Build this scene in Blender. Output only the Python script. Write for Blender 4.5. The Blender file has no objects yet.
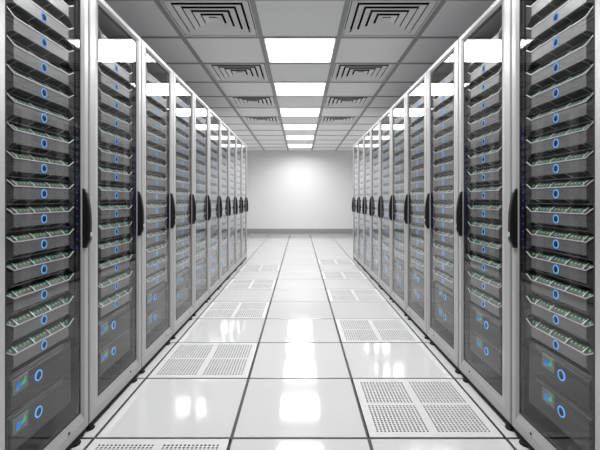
import bpy, math
from mathutils import Vector

S = bpy.context.scene
COL = S.collection
H = 1.04            # eye height
CEIL = 2.57
FRONT = 0.943       # distance of the door faces from the aisle centre
PITCH = 0.607
Y0 = 1.228
NR = 10
CT = 0.733          # ceiling tile
CY0 = 3.85          # ceiling row zero starts here
YW = CY0 + 12 * CT  # far wall
YB = CY0 - 9 * CT   # wall behind the viewer
XW = 2.35

# ---------------------------------------------------------------- materials
def principled(name, col, rough=0.5, metal=0.0, spec=0.5, emit=None, strength=0.0, vary=0.0, scale=8.0):
    m = bpy.data.materials.new(name)
    m.use_nodes = True
    nt = m.node_tree
    b = nt.nodes['Principled BSDF']
    b.inputs['Base Color'].default_value = (*col, 1)
    b.inputs['Roughness'].default_value = rough
    b.inputs['Metallic'].default_value = metal
    b.inputs['Specular IOR Level'].default_value = spec
    if emit:
        b.inputs['Emission Color'].default_value = (*emit, 1)
        b.inputs['Emission Strength'].default_value = strength
    if vary:
        tc = nt.nodes.new('ShaderNodeTexCoord')
        nz = nt.nodes.new('ShaderNodeTexNoise')
        nz.inputs['Scale'].default_value = scale
        nz.inputs['Detail'].default_value = 5
        rp = nt.nodes.new('ShaderNodeValToRGB')
        rp.color_ramp.elements[0].color = (*[c * (1 - vary) for c in col], 1)
        rp.color_ramp.elements[1].color = (*[min(1, c * (1 + vary)) for c in col], 1)
        nt.links.new(tc.outputs['Object'], nz.inputs['Vector'])
        nt.links.new(nz.outputs['Fac'], rp.inputs['Fac'])
        nt.links.new(rp.outputs['Color'], b.inputs['Base Color'])
    return m

def emission(name, col, strength):
    m = bpy.data.materials.new(name)
    m.use_nodes = True
    nt = m.node_tree
    nt.nodes.clear()
    o = nt.nodes.new('ShaderNodeOutputMaterial')
    e = nt.nodes.new('ShaderNodeEmission')
    e.inputs['Color'].default_value = (*col, 1)
    e.inputs['Strength'].default_value = strength
    nt.links.new(e.outputs[0], o.inputs[0])
    return m

def clear_material():
    m = bpy.data.materials.new('unmirrored_glass')  # plain transparent, reflection left out so the servers stay visible
    m.use_nodes = True
    nt = m.node_tree
    nt.nodes.clear()
    o = nt.nodes.new('ShaderNodeOutputMaterial')
    t = nt.nodes.new('ShaderNodeBsdfTransparent')
    t.inputs['Color'].default_value = (.97, .97, .97, 1)
    nt.links.new(t.outputs[0], o.inputs[0])
    return m

def glass_material():
    # thin pane: clear straight through, mirror by Fresnel (Schlick)
    m = bpy.data.materials.new('door_glass')
    m.use_nodes = True
    nt = m.node_tree
    nt.nodes.clear()
    N = nt.nodes.new
    L = nt.links.new
    out = N('ShaderNodeOutputMaterial')
    tr = N('ShaderNodeBsdfTransparent')
    tr.inputs['Color'].default_value = (GLASS_TINT, GLASS_TINT, GLASS_TINT, 1)
    gl = N('ShaderNodeBsdfGlossy')
    gl.inputs['Roughness'].default_value = 0.0
    gl.inputs['Color'].default_value = (1, 1, 1, 1)
    geo = N('ShaderNodeNewGeometry')
    dot = N('ShaderNodeVectorMath'); dot.operation = 'DOT_PRODUCT'
    L(geo.outputs['Normal'], dot.inputs[0]); L(geo.outputs['Incoming'], dot.inputs[1])
    ab = N('ShaderNodeMath'); ab.operation = 'ABSOLUTE'
    L(dot.outputs['Value'], ab.inputs[0])
    sub = N('ShaderNodeMath'); sub.operation = 'SUBTRACT'; sub.inputs[0].default_value = 1.0
    L(ab.outputs[0], sub.inputs[1])
    pw = N('ShaderNodeMath'); pw.operation = 'POWER'; pw.inputs[1].default_value = 5.0
    L(sub.outputs[0], pw.inputs[0])
    ma = N('ShaderNodeMath'); ma.operation = 'MULTIPLY_ADD'
    ma.inputs[1].default_value = 1 - GLASS_F0; ma.inputs[2].default_value = GLASS_F0
    L(pw.outputs[0], ma.inputs[0])
    mx = N('ShaderNodeMixShader')
    L(ma.outputs[0], mx.inputs[0]); L(tr.outputs[0], mx.inputs[1]); L(gl.outputs[0], mx.inputs[2])
    L(mx.outputs[0], out.inputs[0])
    return m

GLASS_F0 = 0.045
GLASS_TINT = 0.95
PANEL_EMIT = 4.0
LAMP_W = 30.0

M = {
    'alu': principled('brushed_aluminium', (0.385, 0.385, 0.39), 0.33, 0.25, 0.5, vary=0.03, scale=3),
    'cabinet': principled('cabinet_steel', (0.45, 0.45, 0.46), 0.45, 0.2),
    'interior': principled('cabinet_black_interior', (0.012, 0.012, 0.013), 0.7, 0.0, 0.2),
    'gasket': principled('black_gasket', (0.008, 0.008, 0.008), 0.7),
    'black': principled('black_plastic', (0.012, 0.012, 0.013), 0.28),
    'foot': principled('black_rubber', (0.005, 0.005, 0.005), 0.6, 0.0, 0.12),
    'lockmetal': principled('chrome_lock', (0.9, 0.9, 0.9), 0.25, 0.6),
    'panel': principled('server_grey_panel', (0.165, 0.165, 0.168), 0.32, 0.4, vary=0.06, scale=14),
    'cap': principled('server_dark_cap', (0.02, 0.02, 0.021), 0.7, 0.0, 0.2),
    'chassis': principled('server_black_chassis', (0.012, 0.012, 0.014), 0.6),
    'lip': principled('bare_metal_lip', (0.62, 0.62, 0.62), 0.35, 0.2),
    'rim': principled('dull_metal_rim', (0.42, 0.42, 0.42), 0.4, 0.3),
    'vent_dark': principled('server_vent_black', (0.010, 0.010, 0.011), 0.5),
    'storage': principled('storage_dark_grey', (0.03, 0.03, 0.032), 0.42, 0.15, vary=0.08, scale=10),
    'storage_edge': principled('storage_edge_grey', (0.12, 0.12, 0.125), 0.4, 0.2),
    'plate': principled('display_plate_grey', (0.14, 0.14, 0.145), 0.35),
    'blue_ring': emission('blue_ring_light', (0.13, 0.42, 0.95), 1.1),
    'green_led': emission('green_led', (0.10, 0.55, 0.22), 1.2),
    'violet_led': emission('violet_led', (0.13, 0.11, 0.8), 0.5),
    'scr_blue': emission('screen_blue', (0.03, 0.22, 0.75), 0.8),
    'scr_mid': emission('screen_cyan', (0.02, 0.38, 0.55), 0.8),
    'scr_green': emission('screen_green', (0.02, 0.55, 0.28), 0.8),
    'floor': principled('white_floor_tile', (0.485, 0.485, 0.485), 0.075, 0.0, 0.38),
    'seam': principled('floor_seam_grey', (0.02, 0.02, 0.02), 0.6),
    'under': principled('underfloor_black', (0.02, 0.02, 0.02), 0.8),
    'tile': principled('ceiling_tile_white', (0.82, 0.82, 0.82), 0.85, vary=0.03, scale=30),
    'tbar': principled('ceiling_grid_grey', (0.33, 0.33, 0.33), 0.6),
    'ventm': principled('vent_white_metal', (0.70, 0.70, 0.70), 0.5),
    'plenum': principled('plenum_black', (0.004, 0.004, 0.004), 0.9),
    'wall': principled('white_wall_paint', (0.68, 0.68, 0.68), 0.75, vary=0.01, scale=4),
    'base': principled('grey_baseboard', (0.27, 0.27, 0.27), 0.5),
    'glass': glass_material(),
    'clear': clear_material(),
    'perf': principled('perforated_white_steel', (0.50, 0.50, 0.50), 0.38, 0.0, 0.4),
    'diffuser': emission('light_panel_diffuser', (1, 1, 1), PANEL_EMIT),
    'lframe': principled('light_frame_white', (0.8, 0.8, 0.8), 0.4),
}

# ---------------------------------------------------------------- mesh builder
class MB:
    def __init__(self):
        self.v, self.f, self.m, self.sm = [], [], [], []
    def add(self, verts, faces, mi=0, smooth=False):
        b = len(self.v)
        self.v += [tuple(p) for p in verts]
        for f in faces:
            self.f.append([b + i for i in f]); self.m.append(mi); self.sm.append(smooth)
        return self
    def box(self, a, b, mi=0):
        x0, y0, z0 = a; x1, y1, z1 = b
        vs = [(x0, y0, z0), (x1, y0, z0), (x1, y1, z0), (x0, y1, z0), (x0, y0, z1), (x1, y0, z1), (x1, y1, z1), (x0, y1, z1)]
        return self.add(vs, [(3, 2, 1, 0), (4, 5, 6, 7), (0, 1, 5, 4), (1, 2, 6, 5), (2, 3, 7, 6), (3, 0, 4, 7)], mi)
    def bevel_box(self, a, b, c, mi=0):
        # box in (w,u,v); its front face (w = b[0]) has chamfered edges c
        w0, u0, v0 = a; w1, u1, v1 = b
        vs = [(w0, u0, v0), (w0, u1, v0), (w0, u1, v1), (w0, u0, v1),
              (w1 - c, u0, v0), (w1 - c, u1, v0), (w1 - c, u1, v1), (w1 - c, u0, v1),
              (w1, u0 + c, v0 + c), (w1, u1 - c, v0 + c), (w1, u1 - c, v1 - c), (w1, u0 + c, v1 - c)]
        fs = [(0, 3, 2, 1), (8, 9, 10, 11)]
        for i in range(4):
            j = (i + 1) % 4
            fs += [(i, j, 4 + j, 4 + i), (4 + i, 4 + j, 8 + j, 8 + i)]
        return self.add(vs, fs, mi)
    def loops(self, rings, closed=True, cap0=True, cap1=True, mi=0, smooth=False):
        n = len(rings[0])
        vs = [p for r in rings for p in r]
        fs = []
        for k in range(len(rings) - 1):
            for i in range(n if closed else n - 1):
                j = (i + 1) % n
                fs.append((k * n + i, k * n + j, (k + 1) * n + j, (k + 1) * n + i))
        if cap0: fs.append(tuple(range(n))[::-1])
        if cap1: fs.append(tuple((len(rings) - 1) * n + i for i in range(n)))
        return self.add(vs, fs, mi, smooth)
    def bar(self, p, q, r, mi=0, n=4, up=(0, 1, 0)):
        p, q = Vector(p), Vector(q)
        d = (q - p).normalized()
        a = d.cross(Vector(up)).normalized()
        b = d.cross(a)
        off = math.pi / n
        ring = lambda c: [tuple(c + (a * math.cos(off + 2 * math.pi * i / n) + b * math.sin(off + 2 * math.pi * i / n)) * r) for i in range(n)]
        return self.loops([ring(p), ring(q)], mi=mi)
    def lathe(self, prof, n=16, axis='z', mi=0, smooth=True):
        rings = []
        for r, h in prof:
            ring = []
            for i in range(n):
                a = 2 * math.pi * i / n
                c, s = r * math.cos(a), r * math.sin(a)
                ring.append((c, s, h) if axis == 'z' else (h, c, s))
            rings.append(ring)
        return self.loops(rings, mi=mi, smooth=smooth)
    def torus(self, R, r, n=24, k=8, mi=0):
        vs, fs = [], []
        for i in range(n):
            a = 2 * math.pi * i / n
            for j in range(k):
                b = 2 * math.pi * j / k
                rr = R + r * math.cos(b)
                vs.append((r * math.sin(b), rr * math.cos(a), rr * math.sin(a)))
        for i in range(n):
            for j in range(k):
                fs.append((i * k + j, ((i + 1) % n) * k + j, ((i + 1) % n) * k + (j + 1) % k, i * k + (j + 1) % k))
        return self.add(vs, fs, mi, True)
    def mesh(self, name, mats, s=1):
        import bmesh
        me = bpy.data.meshes.new(name)
        me.from_pydata([(s * x, y, z) for x, y, z in self.v], [], self.f)
        for m in (mats if isinstance(mats, (list, tuple)) else [mats]):
            me.materials.append(m)
        me.polygons.foreach_set('material_index', self.m)
        me.polygons.foreach_set('use_smooth', self.sm)
        bm = bmesh.new(); bm.from_mesh(me)
        bmesh.ops.recalc_face_normals(bm, faces=bm.faces)
        bm.to_mesh(me); bm.free()
        me.update()
        return me

def obj(name, me, parent=None, loc=(0, 0, 0)):
    o = bpy.data.objects.new(name, me)
    COL.objects.link(o)
    o.parent = parent
    o.location = loc
    return o

def thing(name, label, cat, loc, group=None):
    o = bpy.data.objects.new(name, None)
    COL.objects.link(o)
    o.empty_display_size = 0.05
    o.location = loc
    o['label'] = label; o['category'] = cat
    if group: o['group'] = group
    return o

def copy_tree(o, parent=None, loc=None):
    c = o.copy(); COL.objects.link(c)
    if parent is not None: c.parent = parent
    if loc is not None: c.location = loc
    for ch in list(o.children): copy_tree(ch, c)
    return c

def struct(name, mb, mats):
    o = obj(name, mb.mesh(name, mats))
    o['kind'] = 'structure'
    return o

# ---------------------------------------------------------------- the room
def perf_cells():
    cells = []
    T = 0.6
    for side in (-1, 1):
        for r in ((-1, 1, 3, 5, 7) if side < 0 else (0, 2, 4, 6, 8)):
            cells.append((side, r))
    return cells
# floor rows: row r spans FY0 + r*.6
FY0 = 410 * H / 238.0
FT = 0.6
G = 0.0072
PERF = set(perf_cells())

def build_room():
    mb = MB()
    xs = [-2.35, -2.1, -1.5, -0.9, -0.3, 0.3, 0.9, 1.5, 2.1, 2.35]
    r0, r1 = -8, 19
    ys = [YB]
    for r in range(r0, r1):
        y = FY0 + r * FT
        if YB + 0.02 < y < YW - 0.02: ys.append(y)
    ys.append(YW)
    for i in range(len(xs) - 1):
        for j in range(len(ys) - 1):
            xa, xb, ya, yb = xs[i], xs[i + 1], ys[j], ys[j + 1]
            xc = (xa + xb) / 2
            row = round((ya - FY0) / FT)
            side = -1 if abs(xc + 0.6) < .05 else 1 if abs(xc - 0.6) < .05 else 0
            if j > 0 and (side, row) in PERF: continue
            mb.add([(xa, ya, -.004), (xb, ya, -.004), (xb, yb, -.004), (xa, yb, -.004)], [(0, 1, 2, 3)], 1)
            c = .0015
            a, b, d, e = xa + G, xb - G, ya + G, yb - G
            lo = [(a, d, -.004), (b, d, -.004), (b, e, -.004), (a, e, -.004)]
            mi = [(a, d, -c), (b, d, -c), (b, e, -c), (a, e, -c)]
            hi = [(a + c, d + c, 0), (b - c, d + c, 0), (b - c, e - c, 0), (a + c, e - c, 0)]
            mb.loops([lo, mi, hi], cap0=False)
    mb.add([(-XW, YB, -.06), (XW, YB, -.06), (XW, YW, -.06), (-XW, YW, -.06)], [(0, 1, 2, 3)], 2)
    struct('floor', mb, [M['floor'], M['seam'], M['under']])

    # ceiling: tiles left out where a light or a vent fills the cell
    cx = [-XW, -2.5 * CT, -1.5 * CT, -.5 * CT, .5 * CT, 1.5 * CT, 2.5 * CT, XW]
    mb = MB()
    for i in range(7):
        for r in range(-9, 12):
            if i == 3 and r in LIGHT_ROWS: continue
            if i in (2, 4) and r in VENT_ROWS: continue
            ya = CY0 + r * CT
            mb.add([(cx[i], ya, CEIL), (cx[i + 1], ya, CEIL), (cx[i + 1], ya + CT, CEIL), (cx[i], ya + CT, CEIL)], [(3, 2, 1, 0)])
    mb.add([(-XW, YB, CEIL + .3), (XW, YB, CEIL + .3), (XW, YW, CEIL + .3), (-XW, YW, CEIL + .3)], [(3, 2, 1, 0)])
    struct('ceiling', mb, M['tile'])
    mb = MB()
    for x in cx[1:-1]:
        w = .021
        mb.box((x - w, YB, CEIL - .009), (x + w, YW, CEIL + .03))
        mb.box((x - w * .45, YB, CEIL - .014), (x + w * .45, YW, CEIL - .0085))
    for r in range(-8, 12):
        y = CY0 + r * CT
        mb.box((-XW, y - .013, CEIL - .0085), (XW, y + .013, CEIL + .03))
    t = struct('trim_1', mb, M['tbar'])
    t['label'] = 'grey metal grid holding the ceiling tiles'

    for nm, a, b in (('wall_north', (-XW - .1, YW, -.06), (XW + .1, YW + .1, CEIL + .3)),
                     ('wall_south', (-XW - .1, YB - .1, -.06), (XW + .1, YB, CEIL + .3)),
                     ('wall_west', (-XW - .1, YB, -.06), (-XW, YW, CEIL + .3)),
                     ('wall_east', (XW, YB, -.06), (XW + .1, YW, CEIL + .3))):
        struct(nm, MB().box(a, b), M['wall'])
    mb = MB()
    mb.loops([[(-XW, YW - t, z) for t, z in ((0, 0), (.015, 0), (.015, .145), (.010, .155), (0, .155))],
              [(XW, YW - t, z) for t, z in ((0, 0), (.015, 0), (.015, .145), (.010, .155), (0, .155))]])
    struct('baseboard_north', mb, M['base'])

ORD = ['first', 'second', 'third', 'fourth', 'fifth', 'sixth', 'seventh', 'eighth', 'ninth', 'tenth',
       'eleventh', 'twelfth', 'thirteenth', 'fourteenth', 'fifteenth']
LIGHT_ROWS = (-4, -2, 0, 2, 4, 6, 8, 10)
VENT_ROWS = (-1, 1, 3, 5)

# ---------------------------------------------------------------- ceiling lights and vents
def build_lights():
    h = CT / 2 - .022
    hous = MB()
    hous.box((-h, -h, .03), (h, h, .09))
    hm = hous.mesh('light_housing', M['lframe'])
    fr = MB()
    i = h - .012
    fr.loops([[(-h, -h, .028), (h, -h, .028), (h, h, .028), (-h, h, .028)], [(-h, -h, -.004), (h, -h, -.004), (h, h, -.004), (-h, h, -.004)],
              [(-i, -i, -.004), (i, -i, -.004), (i, i, -.004), (-i, i, -.004)], [(-i, -i, .006), (i, -i, .006), (i, i, .006), (-i, i, .006)]], cap0=False, cap1=False)
    fm = fr.mesh('light_frame', M['lframe'])
    df = MB().box((-i + .001, -i + .001, .004), (i - .001, i - .001, .016))
    dm = df.mesh('light_diffuser', M['diffuser'])
    seen = [r for r in LIGHT_ROWS if r >= 0]
    for r in LIGHT_ROWS:
        if r >= 0:
            k = seen.index(r)
            lab = f'glowing square white ceiling light panel, {ORD[k]} along the aisle'
            if k == 5: lab = 'glowing square white ceiling light panel nearest the far wall'
        else:
            lab = f'square white ceiling light panel overhead, out of view, {ORD[-r // 2 - 1]} back from the doors'
        t = thing('ceiling_light', lab, 'light', (0, CY0 + (r + .5) * CT, CEIL), 'ceiling light panels over the aisle')
        obj('housing', hm, t); obj('frame', fm, t); obj('diffuser', dm, t)
        ld = bpy.data.lights.new('panel_lamp', 'AREA')
        ld.shape = 'SQUARE'; ld.size = .62; ld.energy = LAMP_W; ld.spread = math.radians(163)
        lo = obj('lamp', ld, t, (0, 0, -.006))

def build_vents():
    h = CT / 2 - .022
    mb = MB()
    a = .336
    sq = lambda s, z: [(-s, -s, z), (s, -s, z), (s, s, z), (-s, s, z)]
    mb.loops([sq(h, .02), sq(h, -.004), sq(a + .012, -.006), sq(a, -.002), sq(a, .06)], cap0=False, cap1=False)
    frame = mb.mesh('vent_frame', M['ventm'])
    pl = MB(); pl.loops([sq(a + .002, .055), sq(a + .002, .20)], cap0=False)
    plen = pl.mesh('vent_plenum', M['plenum'])
    rings = []
    for k in range(5):
        s = .328 - k * .062
        t_ = .0025
        r = MB()
        r.loops([sq(s, .0), sq(s, .002), sq(s - .008, .003), sq(s - .044, .0130), sq(s - .044 - t_, .0110), sq(s - .010, .0), sq(s, .0)], cap0=False, cap1=False)
        rings.append(r.mesh('vent_louver', M['ventm']))
    pc = MB(); pc.loops([sq(.036, .0), sq(.036, .003), sq(.012, .012)])
    cp = pc.mesh('vent_centre_plate', M['ventm'])
    for side in (-1, 1):
        for k, r in enumerate(VENT_ROWS):
            where = 'left of the lights' if side < 0 else 'right of the lights'
            t = thing('ceiling_vent', f'square white louvered ceiling vent {where}, {ORD[k]} along the aisle', 'vent',
                      (side * CT, CY0 + (r + .5) * CT, CEIL), 'louvered ceiling vents')
            obj('frame', frame, t); obj('plenum', plen, t)
            for rm in rings: obj('louver', rm, t)
            obj('centre_plate', cp, t)

# ---------------------------------------------------------------- perforated floor tiles
def build_perf():
    n, p = 14, .0174
    hw = .3 - G
    blk = (n - 1) * p
    c0 = [-.025 - blk, .025]
    d0 = [-.0205 - blk, .0205]
    mb = MB()
    vid = {}
    def V(x, y, z):
        k = (round(x, 5), round(y, 5), round(z, 5))
        if k not in vid:
            vid[k] = len(mb.v); mb.v.append(k)
        return vid[k]
    def F(*ids, mi=0):
        mb.f.append(list(ids)); mb.m.append(mi); mb.sm.append(False)
    # lines of the cell grid
    def lines(starts):
        L = [-hw]
        for s in starts: L += [s - p / 2 + i * p for i in range(n + 1)]
        return L + [hw]
    X, Y = lines(c0), lines(d0)
    isb = lambda k: 1 <= k <= n or n + 2 <= k <= 2 * n + 1
    for i in range(len(X) - 1):
        for j in range(len(Y) - 1):
            xa, xb, ya, yb = X[i], X[i + 1], Y[j], Y[j + 1]
            if isb(i) and isb(j):
                xm, ym, r = (xa + xb) / 2, (ya + yb) / 2, .0058
                outer = [V(xb, ya, 0), V(xb, yb, 0), V(xa, yb, 0), V(xa, ya, 0)]
                inn, low = [], []
                for q in range(8):
                    a = -math.pi / 4 + q * math.pi / 4
                    inn.append(V(xm + r * math.cos(a), ym + r * math.sin(a), 0))
                    low.append(V(xm + r * math.cos(a), ym + r * math.sin(a), -.0028))
                for q in range(4):
                    A, B = outer[q], outer[(q + 1) % 4]
                    F(A, B, inn[(2 * q + 2) % 8], inn[2 * q + 1], inn[2 * q])
                for q in range(8):
                    F(inn[q], inn[(q + 1) % 8], low[(q + 1) % 8], low[q])
            else:
                F(V(xa, ya, 0), V(xb, ya, 0), V(xb, yb, 0), V(xa, yb, 0))
    # skirt
    bx = [(-hw, -hw), (hw, -hw), (hw, hw), (-hw, hw)]
    for q in range(4):
        (x0, y0), (x1, y1) = bx[q], bx[(q + 1) % 4]
        F(V(x0, y0, 0), V(x1, y1, 0), V(x1, y1, -.035), V(x0, y0, -.035))
    me = mb.mesh('perforated_panel', [M['perf'], M['under']])
    tray = MB().box((-hw - G, -hw - G, -.05), (hw + G, hw + G, -.035)).mesh('damper_tray', M['under'])
    cnt = {-1: 0, 1: 0}
    for side, r in sorted(PERF):
        k = cnt[side]; cnt[side] += 1
        where = 'left' if side < 0 else 'right'
        t = thing('perforated_floor_tile', f'white floor tile with four blocks of air holes by the {where} cabinets, {ORD[k]} along',
                  'floor tile', (side * .6, FY0 + (r + .5) * FT, 0), 'perforated floor tiles')
        obj('perforated_panel', me, t); obj('damper_tray', tray, t)

# ---------------------------------------------------------------- cabinets
# local frame of a cabinet: w outward (towards the aisle), u along the aisle away from the viewer, v up; origin on the floor at the door face
GU0, GU1, GV0, GV1 = -.2070, .2490, .114, 1.966   # glass opening
def rect(w, u0, u1, v0, v1): return [(w, u0, v0), (w, u1, v0), (w, u1, v1), (w, u0, v1)]

def cabinet_meshes(s):
    D = {}
    hw = PITCH / 2 - .0015
    D['side_near'] = MB().box((-1.0, -hw, .04), (-.03, -hw + .02, 2.0)).mesh('side_panel', M['cabinet'], s)
    D['side_far'] = MB().box((-1.0, hw - .02, .04), (-.03, hw, 2.0)).mesh('side_panel', M['cabinet'], s)
    D['top'] = MB().box((-1.0, -hw + .02, 1.975), (-.03, hw - .02, 2.0)).mesh('top_panel', M['cabinet'], s)
    D['base'] = MB().box((-1.0, -hw + .02, .04), (-.03, hw - .02, .075)).mesh('base_panel', M['interior'], s)
    D['back'] = MB().box((-1.0, -hw + .02, .075), (-.985, hw - .02, 1.975)).mesh('back_panel', M['interior'], s)
    # inner black liners beside the servers
    ln = MB(); ln.box((-.98, -hw + .021, .076), (-.0315, -hw + .03, 1.974))
    D['liner_near'] = ln.mesh('inner_liner', M['interior'], s)
    ln = MB(); ln.box((-.98, hw - .03, .076), (-.0315, hw - .021, 1.974))
    D['liner_far'] = ln.mesh('inner_liner', M['interior'], s)
    # door frame
    e = PITCH / 2 - .0055
    mb = MB()
    oc, od = .004, .003
    idp = .010
    bev = lambda w: rect(w, GU0 - .040, GU1 + .014, GV0 - .036, GV1 + .012)
    mb.loops([rect(-.028, GU0, GU1, GV0, GV1), rect(-.028, -e, e, .035, 2.003), rect(-od, -e, e, .035, 2.003),
              rect(0, -e + oc, e - oc, .035 + oc, 2.003 - oc),
              bev(0),
              rect(-idp, GU0, GU1, GV0, GV1), rect(-.028, GU0, GU1, GV0, GV1)], cap0=False, cap1=False)
    D['door'] = mb.mesh('door_frame', M['alu'], s)
    g = .006
    mb = MB()
    mb.loops([rect(-.0096, GU0, GU1, GV0, GV1), rect(-.0096, GU0 + g, GU1 - g, GV0 + g, GV1 - g),
              rect(-.0278, GU0 + g, GU1 - g, GV0 + g, GV1 - g), rect(-.0278, GU0, GU1, GV0, GV1), rect(-.0096, GU0, GU1, GV0, GV1)], cap0=False, cap1=False)
    D['gasket'] = mb.mesh('gasket', M['gasket'], s)
    mb = MB().box((-.0140, GU0 + g, GV0 + g), (-.0105, GU1 - g, GV1 - g), 1)
    mb.m[3] = 0      # the face towards the aisle; reflection is left off the other faces to weaken the mirroring
    D['glass'] = mb.mesh('glass_pane', [M['glass'], M['clear']], s)
    # handle: long curved lever
    prof = [(-.006, .132), (.004, .128), (.010, .112), (.0165, .085), (.0215, .055), (.0255, .02), (.027, -.02), (.027, -.085), (.0255, -.098), (.019, -.112), (.012, -.130), (-.006, -.130)]
    hu, u0 = .011, .266
    inner = [(w * .8 if w > 0 else w, v * .985) for w, v in prof]
    mb = MB()
    mb.loops([[(w, u0 - hu, v) for w, v in inner], [(w, u0 - hu + .003, v) for w, v in prof], [(w, u0 + hu - .003, v) for w, v in prof], [(w, u0 + hu, v) for w, v in inner]])
    D['handle'] = mb.mesh('handle', M['black'], s)
    mb = MB()
    mb.bevel_box((.0268, u0 - .006, -.080), (.0285, u0 + .006, -.062), .001)
    D['lock'] = mb.mesh('lock', M['lockmetal'], s)
    D['screw'] = MB().lathe([(.006, -.001), (.006, .001), (.004, .0018)], 12, 'x').mesh('frame_screw', M['black'], s)
    # mounting rails with a column of small status lights (inset faces of the one strip)
    def rail(u, du):
        mb = MB()
        w = -.018
        lo, hi, n = .12, 1.955, 55
        st = (hi - lo) / n
        vid = {}
        def V(a, b, c):
            k = (round(a, 5), round(b, 5), round(c, 5))
            if k not in vid: vid[k] = len(mb.v); mb.v.append(k)
            return vid[k]
        cols = [u - du, u - .004, u + .004, u + du]
        for i in range(n):
            z0 = lo + i * st
            rows = [z0, z0 + st / 2 - .004, z0 + st / 2 + .004, z0 + st]
            for a in range(3):
                for b in range(3):
                    mb.f.append([V(w, cols[a], rows[b]), V(w, cols[a + 1], rows[b]), V(w, cols[a + 1], rows[b + 1]), V(w, cols[a], rows[b + 1])])
                    mb.m.append(1 if a == 1 and b == 1 and .80 < z0 < 1.33 else 0); mb.sm.append(False)
        # thickness
        rr = [rect(w, u - du, u + du, lo, hi), rect(w - .012, u - du, u + du, lo, hi)]
        mb.loops(rr, cap0=False)
        return mb.mesh('mounting_rail', [M['interior'], M['violet_led']], s)
    D['rail_far'] = rail(.2360, .0093)
    D['rail_near'] = rail(-.2035, .0048)
    D['foot'] = MB().lathe([(.028, 0), (.0295, .004), (.026, .0085), (.012, .0115)], 20).mesh('foot', M['foot'])
    D['plinth'] = MB().box((-.97, -hw + .01, .0118), (-.006, hw - .01, .0345)).mesh('plinth', M['interior'], s)
    return D

def build_cabinet(D, s, label, loc):
    t = thing('server_cabinet', label, 'server cabinet', loc, 'server cabinets lining the aisle')
    for k, nm in (('side_near', 'side_panel'), ('side_far', 'side_panel'), ('top', 'top_panel'), ('base', 'base_panel'), ('back', 'back_panel'),
                  ('liner_near', 'inner_liner'), ('liner_far', 'inner_liner'), ('rail_near', 'mounting_rail'), ('rail_far', 'mounting_rail'), ('plinth', 'plinth')):
        obj(nm, D[k], t)
    d = obj('door', D['door'], t)
    d['label'] = 'light grey metal door frame'
    obj('gasket', D['gasket'], d)
    obj('glass_pane', D['glass'], d)['label'] = 'clear reflective glass pane'
    obj('handle', D['handle'], d, (0, 0, .96))['label'] = 'black curved lever handle'
    obj('lock', D['lock'], d, (0, 0, .96))['label'] = 'small bright lock'
    obj('screw', D['screw'], d, (0, .145, .085))
    for w in (-.022, -.93):
        for u in (-.272, .215):
            obj('foot', D['foot'], t, (s * w, u, 0))['label'] = 'black levelling foot'
    return t

# ---------------------------------------------------------------- servers
FL0, FL1 = .164, .199   # where the face flares to full height
PV, UV = .022, .0445
RIBS = (-.144, -.051, .043, .137)

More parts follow.
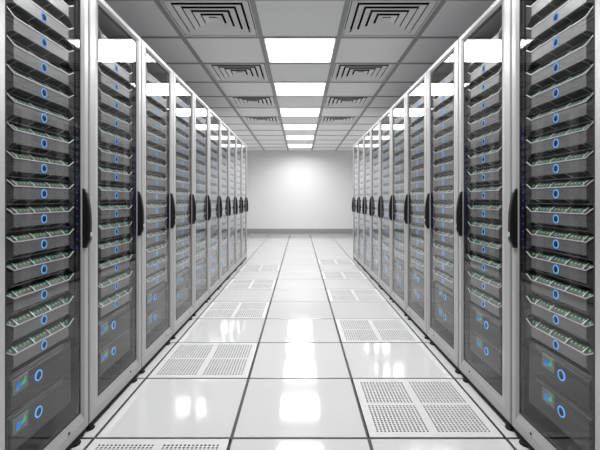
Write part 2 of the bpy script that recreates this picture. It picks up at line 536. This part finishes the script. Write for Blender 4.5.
def server_meshes(s):
    D = {}
    D['chassis'] = MB().box((-.48, -.2, -.0445), (-.038, .2, .0445)).mesh('chassis', M['chassis'], s)
    # front panel
    mb = MB(); mb.bevel_box((-.012, -FL0, -PV), (0, FL0, PV), .0015)
    D['panel'] = mb.mesh('front_panel', M['panel'], s)
    def cap(sg):
        mb = MB()
        pts = [(FL0, -PV), (FL1, -UV), (FL1 + .006, -UV), (FL1 + .006, UV), (FL1, UV), (FL0, PV)]
        mb.loops([[(-.020, sg * u, v) for u, v in pts], [(-.0015, sg * u, v) for u, v in pts]])
        return mb
    D['cap0'] = cap(-1).mesh('end_cap', M['cap'], s)
    D['cap1'] = cap(1).mesh('end_cap', M['cap'], s)
    mb = MB()
    pts = [(-FL1 - .006, -UV), (-FL1, -UV), (-FL0, -PV), (FL0, -PV), (FL1, -UV), (FL1 + .006, -UV), (FL1 + .006, UV), (FL1, UV), (FL0, PV), (-FL0, PV), (-FL1, UV), (-FL1 - .006, UV)]
    mb.loops([[(-.012, u, v) for u, v in pts], [(0, u, v) for u, v in pts]])
    D['panel_far'] = mb.mesh('front_panel', M['panel'], s)
    D['button'] = MB().lathe([(.013, -.001), (.0125, .0012), (.001, .0016)], 20, 'x').mesh('power_button', M['cap'], s)
    D['ring'] = MB().torus(.0148, .0025).mesh('light_ring', M['blue_ring'], s)
    # bright lip: a rod along the panel's top edge, turning up over the flares
    def rod(mb, pts, r):
        rings = []
        for i, (w, u, v) in enumerate(pts):
            a = pts[max(0, i - 1)]; b = pts[min(len(pts) - 1, i + 1)]
            d = Vector((0, b[1] - a[1], b[2] - a[2])).normalized()
            nrm = Vector((0, -d.z, d.y))
            c = Vector((w, u, v))
            rings.append([tuple(c + nrm * (r * x) + Vector((r * y, 0, 0))) for x, y in ((1, 1), (1, -1), (-1, -1), (-1, 1))])
        mb.loops(rings)
    lip_pts = [(.0012, -FL1, UV - .002), (.0012, -FL0, PV + .0015), (.0012, FL0, PV + .0015), (.0012, FL1, UV - .002)]
    mb = MB(); rod(mb, lip_pts, .0016)
    D['lip'] = mb.mesh('tray_lip', M['lip'], s)
    def ribs(mb):
        for u in RIBS: rib(mb, u)
    def rib(mb, u):
        mb.bar((.0, u, PV + .002), (-.0215, u, UV - .0005), .0026)
    for k, u in enumerate(RIBS):
        mb = MB(); rib(mb, u); D[f'rib{k}'] = mb.mesh('tray_rib', M['lip'], s)
    mb = MB(); rod(mb, lip_pts, .0016); ribs(mb)
    D['lip_far'] = mb.mesh('tray_lip', M['lip'], s)
    # lower vent: slope running back and down under the panel, with a thin rim
    def vent(mb):
        pr = [(-.003, -PV), (-.033, -.0365), (-.037, -.0365), (-.012, -PV)]
        mb.loops([[(w, -FL1, v) for w, v in pr], [(w, FL1, v) for w, v in pr]], mi=0)
    def vrib(mb, u, mi=0):
        mb.bar((-.002, u, -PV - .001), (-.031, u, -.0375), .0018, mi)
    mb = MB(); vent(mb); D['vent'] = mb.mesh('lower_vent', [M['vent_dark']], s)
    mb = MB(); mb.box((-.034, -FL1, -.0395), (-.029, FL1, -.0372)); D['vrim'] = mb.mesh('vent_rim', M['rim'], s)
    for k, u in enumerate(RIBS):
        mb = MB(); vrib(mb, u); D[f'vrib{k}'] = mb.mesh('vent_rib', M['rim'], s)
    mb = MB(); vent(mb)
    for u in RIBS: vrib(mb, u, 1)
    mb.box((-.034, -FL1, -.0395), (-.029, FL1, -.0372), 1)
    D['vent_far'] = mb.mesh('lower_vent', [M['vent_dark'], M['rim']], s)
    # strip of green lights on the upper slope (lights are faces of the one strip)
    mb = MB()
    vid = {}
    def V(t, u):
        k = (round(-.003 - .019 * t, 6), round(u, 6), round(PV + .0005 + .0205 * t, 6))
        if k not in vid: vid[k] = len(mb.v); mb.v.append(k)
        return vid[k]
    us = [-FL1]
    leds = []
    for k in range(5):
        a = -FL1 + .006 if k == 0 else RIBS[k - 1]
        b = RIBS[k] if k < 4 else FL1 - .006
        n = 4 if 0 < k < 4 else 2
        for i in range(n):
            c = a + (b - a) * (i + .8) / (n + .6)
            leds.append(c); us += [c - .0028, c + .0028]
    us.append(FL1)
    ts = [0, .50, .78, 1]
    for i in range(len(us) - 1):
        for j in range(3):
            mb.f.append([V(ts[j], us[i]), V(ts[j], us[i + 1]), V(ts[j + 1], us[i + 1]), V(ts[j + 1], us[i])])
            mb.m.append(1 if j == 1 and i % 2 == 1 else 0); mb.sm.append(False)
    D['leds'] = mb.mesh('led_strip', [M['vent_dark'], M['green_led']], s)
    return D

def build_server(D, level, loc):
    t = thing('blade_server', '', 'server', loc, 'blade servers behind the glass doors')
    obj('chassis', D['chassis'], t)
    if level == 0:
        obj('front_panel', D['panel'], t)
        obj('end_cap', D['cap0'], t); obj('end_cap', D['cap1'], t)
        b = obj('power_button', D['button'], t, (0, 0, 0))
        obj('light_ring', D['ring'], b)['label'] = 'glowing blue ring'
        l = obj('tray_lip', D['lip'], t); l['label'] = 'bright metal lip'
        for k in range(4): obj('tray_rib', D[f'rib{k}'], t)
        v = obj('lower_vent', D['vent'], t)
        obj('vent_rim', D['vrim'], v)
        for k in range(4): obj('vent_rib', D[f'vrib{k}'], v)
        obj('led_strip', D['leds'], t)['label'] = 'dark strip with a row of green lights'
    else:
        obj('front_panel', D['panel_far'], t)
        obj('light_ring', D['ring'], t)['label'] = 'glowing blue ring'
        obj('tray_lip', D['lip_far'], t)['label'] = 'bright metal lip with ribs'
        if level == 1:
            obj('lower_vent', D['vent_far'], t)
            obj('led_strip', D['leds'], t)['label'] = 'dark strip with a row of green lights'
    return t

def storage_meshes(s):
    D = {}
    hh = .0655
    D['chassis'] = MB().box((-.6, -.19, -hh), (-.012, .19, hh)).mesh('chassis', M['chassis'], s)
    mb = MB(); mb.bevel_box((-.012, -.196, -hh), (-.004, .196, hh), .002)
    D['face'] = mb.mesh('face_plate', M['storage'], s)
    mb = MB()
    mb.bevel_box((-.0045, -.180, -.050), (.002, .132, .0535), .005)
    D['drawer'] = mb.mesh('drawer_front', M['storage'], s)
    mb = MB(); mb.box((-.005, -.182, .0562), (.003, .134, .0595))
    D['ledge'] = mb.mesh('pull_ledge', M['storage_edge'], s)
    D['button'] = MB().lathe([(.016, .001), (.0155, .0034), (.001, .0038)], 20, 'x').mesh('power_button', M['cap'], s)
    D['ring'] = MB().torus(.0178, .0026).mesh('light_ring', M['blue_ring'], s)
    mb = MB(); mb.bevel_box((.0015, -.040, -.026), (.0032, .040, .026), .001)
    D['plate'] = mb.mesh('display_plate', M['plate'], s)
    # small screen: bars of different height, one connected grid
    mb = MB(); vid = {}
    def V(u, v):
        k = (.0036, round(u, 5), round(v, 5))
        if k not in vid: vid[k] = len(mb.v); mb.v.append(k)
        return vid[k]
    hts = [4, 5, 6, 5, 4, 4, 5, 7]
    lows = [0, 0, 0, 1, 1, 2, 2, 2]
    n, rws, du, dv = 8, 7, .0062, .005
    for i in range(n):
        for j in range(rws):
            u0, v0 = (-.0248 + i * du if s > 0 else .0248 - (i + 1) * du), -.0175 + j * dv
            mb.f.append([V(u0, v0), V(u0 + du, v0), V(u0 + du, v0 + dv), V(u0, v0 + dv)])
            lit = lows[i] <= j < hts[i]
            k = 0
            if lit: k = 1 if i < 4 and j > 0 else 2 if i < 5 else 3
            mb.m.append(k); mb.sm.append(False)
    D['screen'] = mb.mesh('display_screen', [M['plate'], M['scr_blue'], M['scr_mid'], M['scr_green']], s)
    return D

def build_storage(D, s, loc):
    t = thing('storage_unit', '', 'storage unit', loc, 'storage units at the bottom of the cabinets')
    obj('chassis', D['chassis'], t)
    obj('face_plate', D['face'], t)
    d = obj('drawer_front', D['drawer'], t)
    obj('pull_ledge', D['ledge'], t)
    off = (s * .001, -.0325, .010)
    b = obj('power_button', D['button'], t, off)
    obj('light_ring', D['ring'], b, (s * .003, 0, 0))['label'] = 'glowing blue ring'
    p = obj('display_plate', D['plate'], t, (s * .0005, -.129 if s > 0 else .050, .0225))
    obj('display_screen', D['screen'], p)['label'] = 'tiny glowing blue and green bar display'
    return t

UOFF = .0095
def build_row(s, row):
    D, DS, DT = cabinet_meshes(s), server_meshes(s), storage_meshes(s)
    x = -s * FRONT
    protoC = None
    protoS = {}
    protoT = None
    for k in range(NR):
        yc = Y0 + (k + .5) * PITCH
        where = f'{ORD[k]} cabinet along {row} row'
        lab = (f'grey server cabinet with glass door, {ORD[k]} from the front in the {row} row' if k < NR - 1
               else f'grey server cabinet with glass door at the far end of the {row} row')
        if protoC is None:
            protoC = build_cabinet(D, s, lab, (x, yc, 0))
        else:
            c = copy_tree(protoC, loc=(x, yc, 0)); c['label'] = lab
        lev = 0 if k < 2 else 1 if k < 5 else 2
        for j in range(15):
            z = H + .7815 - j * .0947
            loc = (x - s * .0190, yc + UOFF, z)
            l2 = f'grey blade server with blue ring, {ORD[j]} from top, {where}'
            if lev not in protoS:
                o = protoS[lev] = build_server(DS, lev, loc)
            else:
                o = copy_tree(protoS[lev], loc=loc)
            o['label'] = l2
        for j in range(2):
            loc = (x - s * .0225, yc + UOFF, H - .6545 - j * .1345)
            if protoT is None: o = protoT = build_storage(DT, s, loc)
            else: o = copy_tree(protoT, loc=loc)
            o['label'] = f"dark storage unit with tiny colour display, {'upper' if j == 0 else 'lower'} one in {where}"

build_room()
build_lights()
build_vents()
build_perf()
build_row(1, 'left')
build_row(-1, 'right')

# ---------------------------------------------------------------- world, camera, view
w = bpy.data.worlds.new('World'); S.world = w
w.use_nodes = True
w.node_tree.nodes['Background'].inputs['Color'].default_value = (.5, .5, .5, 1)
w.node_tree.nodes['Background'].inputs['Strength'].default_value = .2

cam = bpy.data.cameras.new('Camera')
cam.sensor_width = 36.0
cam.lens = 410 / 600 * 36.0
cam.shift_y = -25 / 600
cam.clip_start = .02
co = bpy.data.objects.new('Camera', cam); COL.objects.link(co)
co.location = (0, 0, H); co.rotation_euler = (math.pi / 2, 0, 0)
S.camera = co
S.view_settings.view_transform = 'Standard'
S.view_settings.look = 'None'
S.view_settings.exposure = 0.0
S.view_settings.gamma = 1.0
S.view_settings.use_curve_mapping = False
S.cycles.max_bounces = 10
S.cycles.transparent_max_bounces = 16
S.cycles.glossy_bounces = 6
S.cycles.diffuse_bounces = 5
S.cycles.sample_clamp_indirect = 8
try:
    S.cycles.use_denoising = True
    S.cycles.denoiser = 'OPENIMAGEDENOISE'
except Exception:
    pass
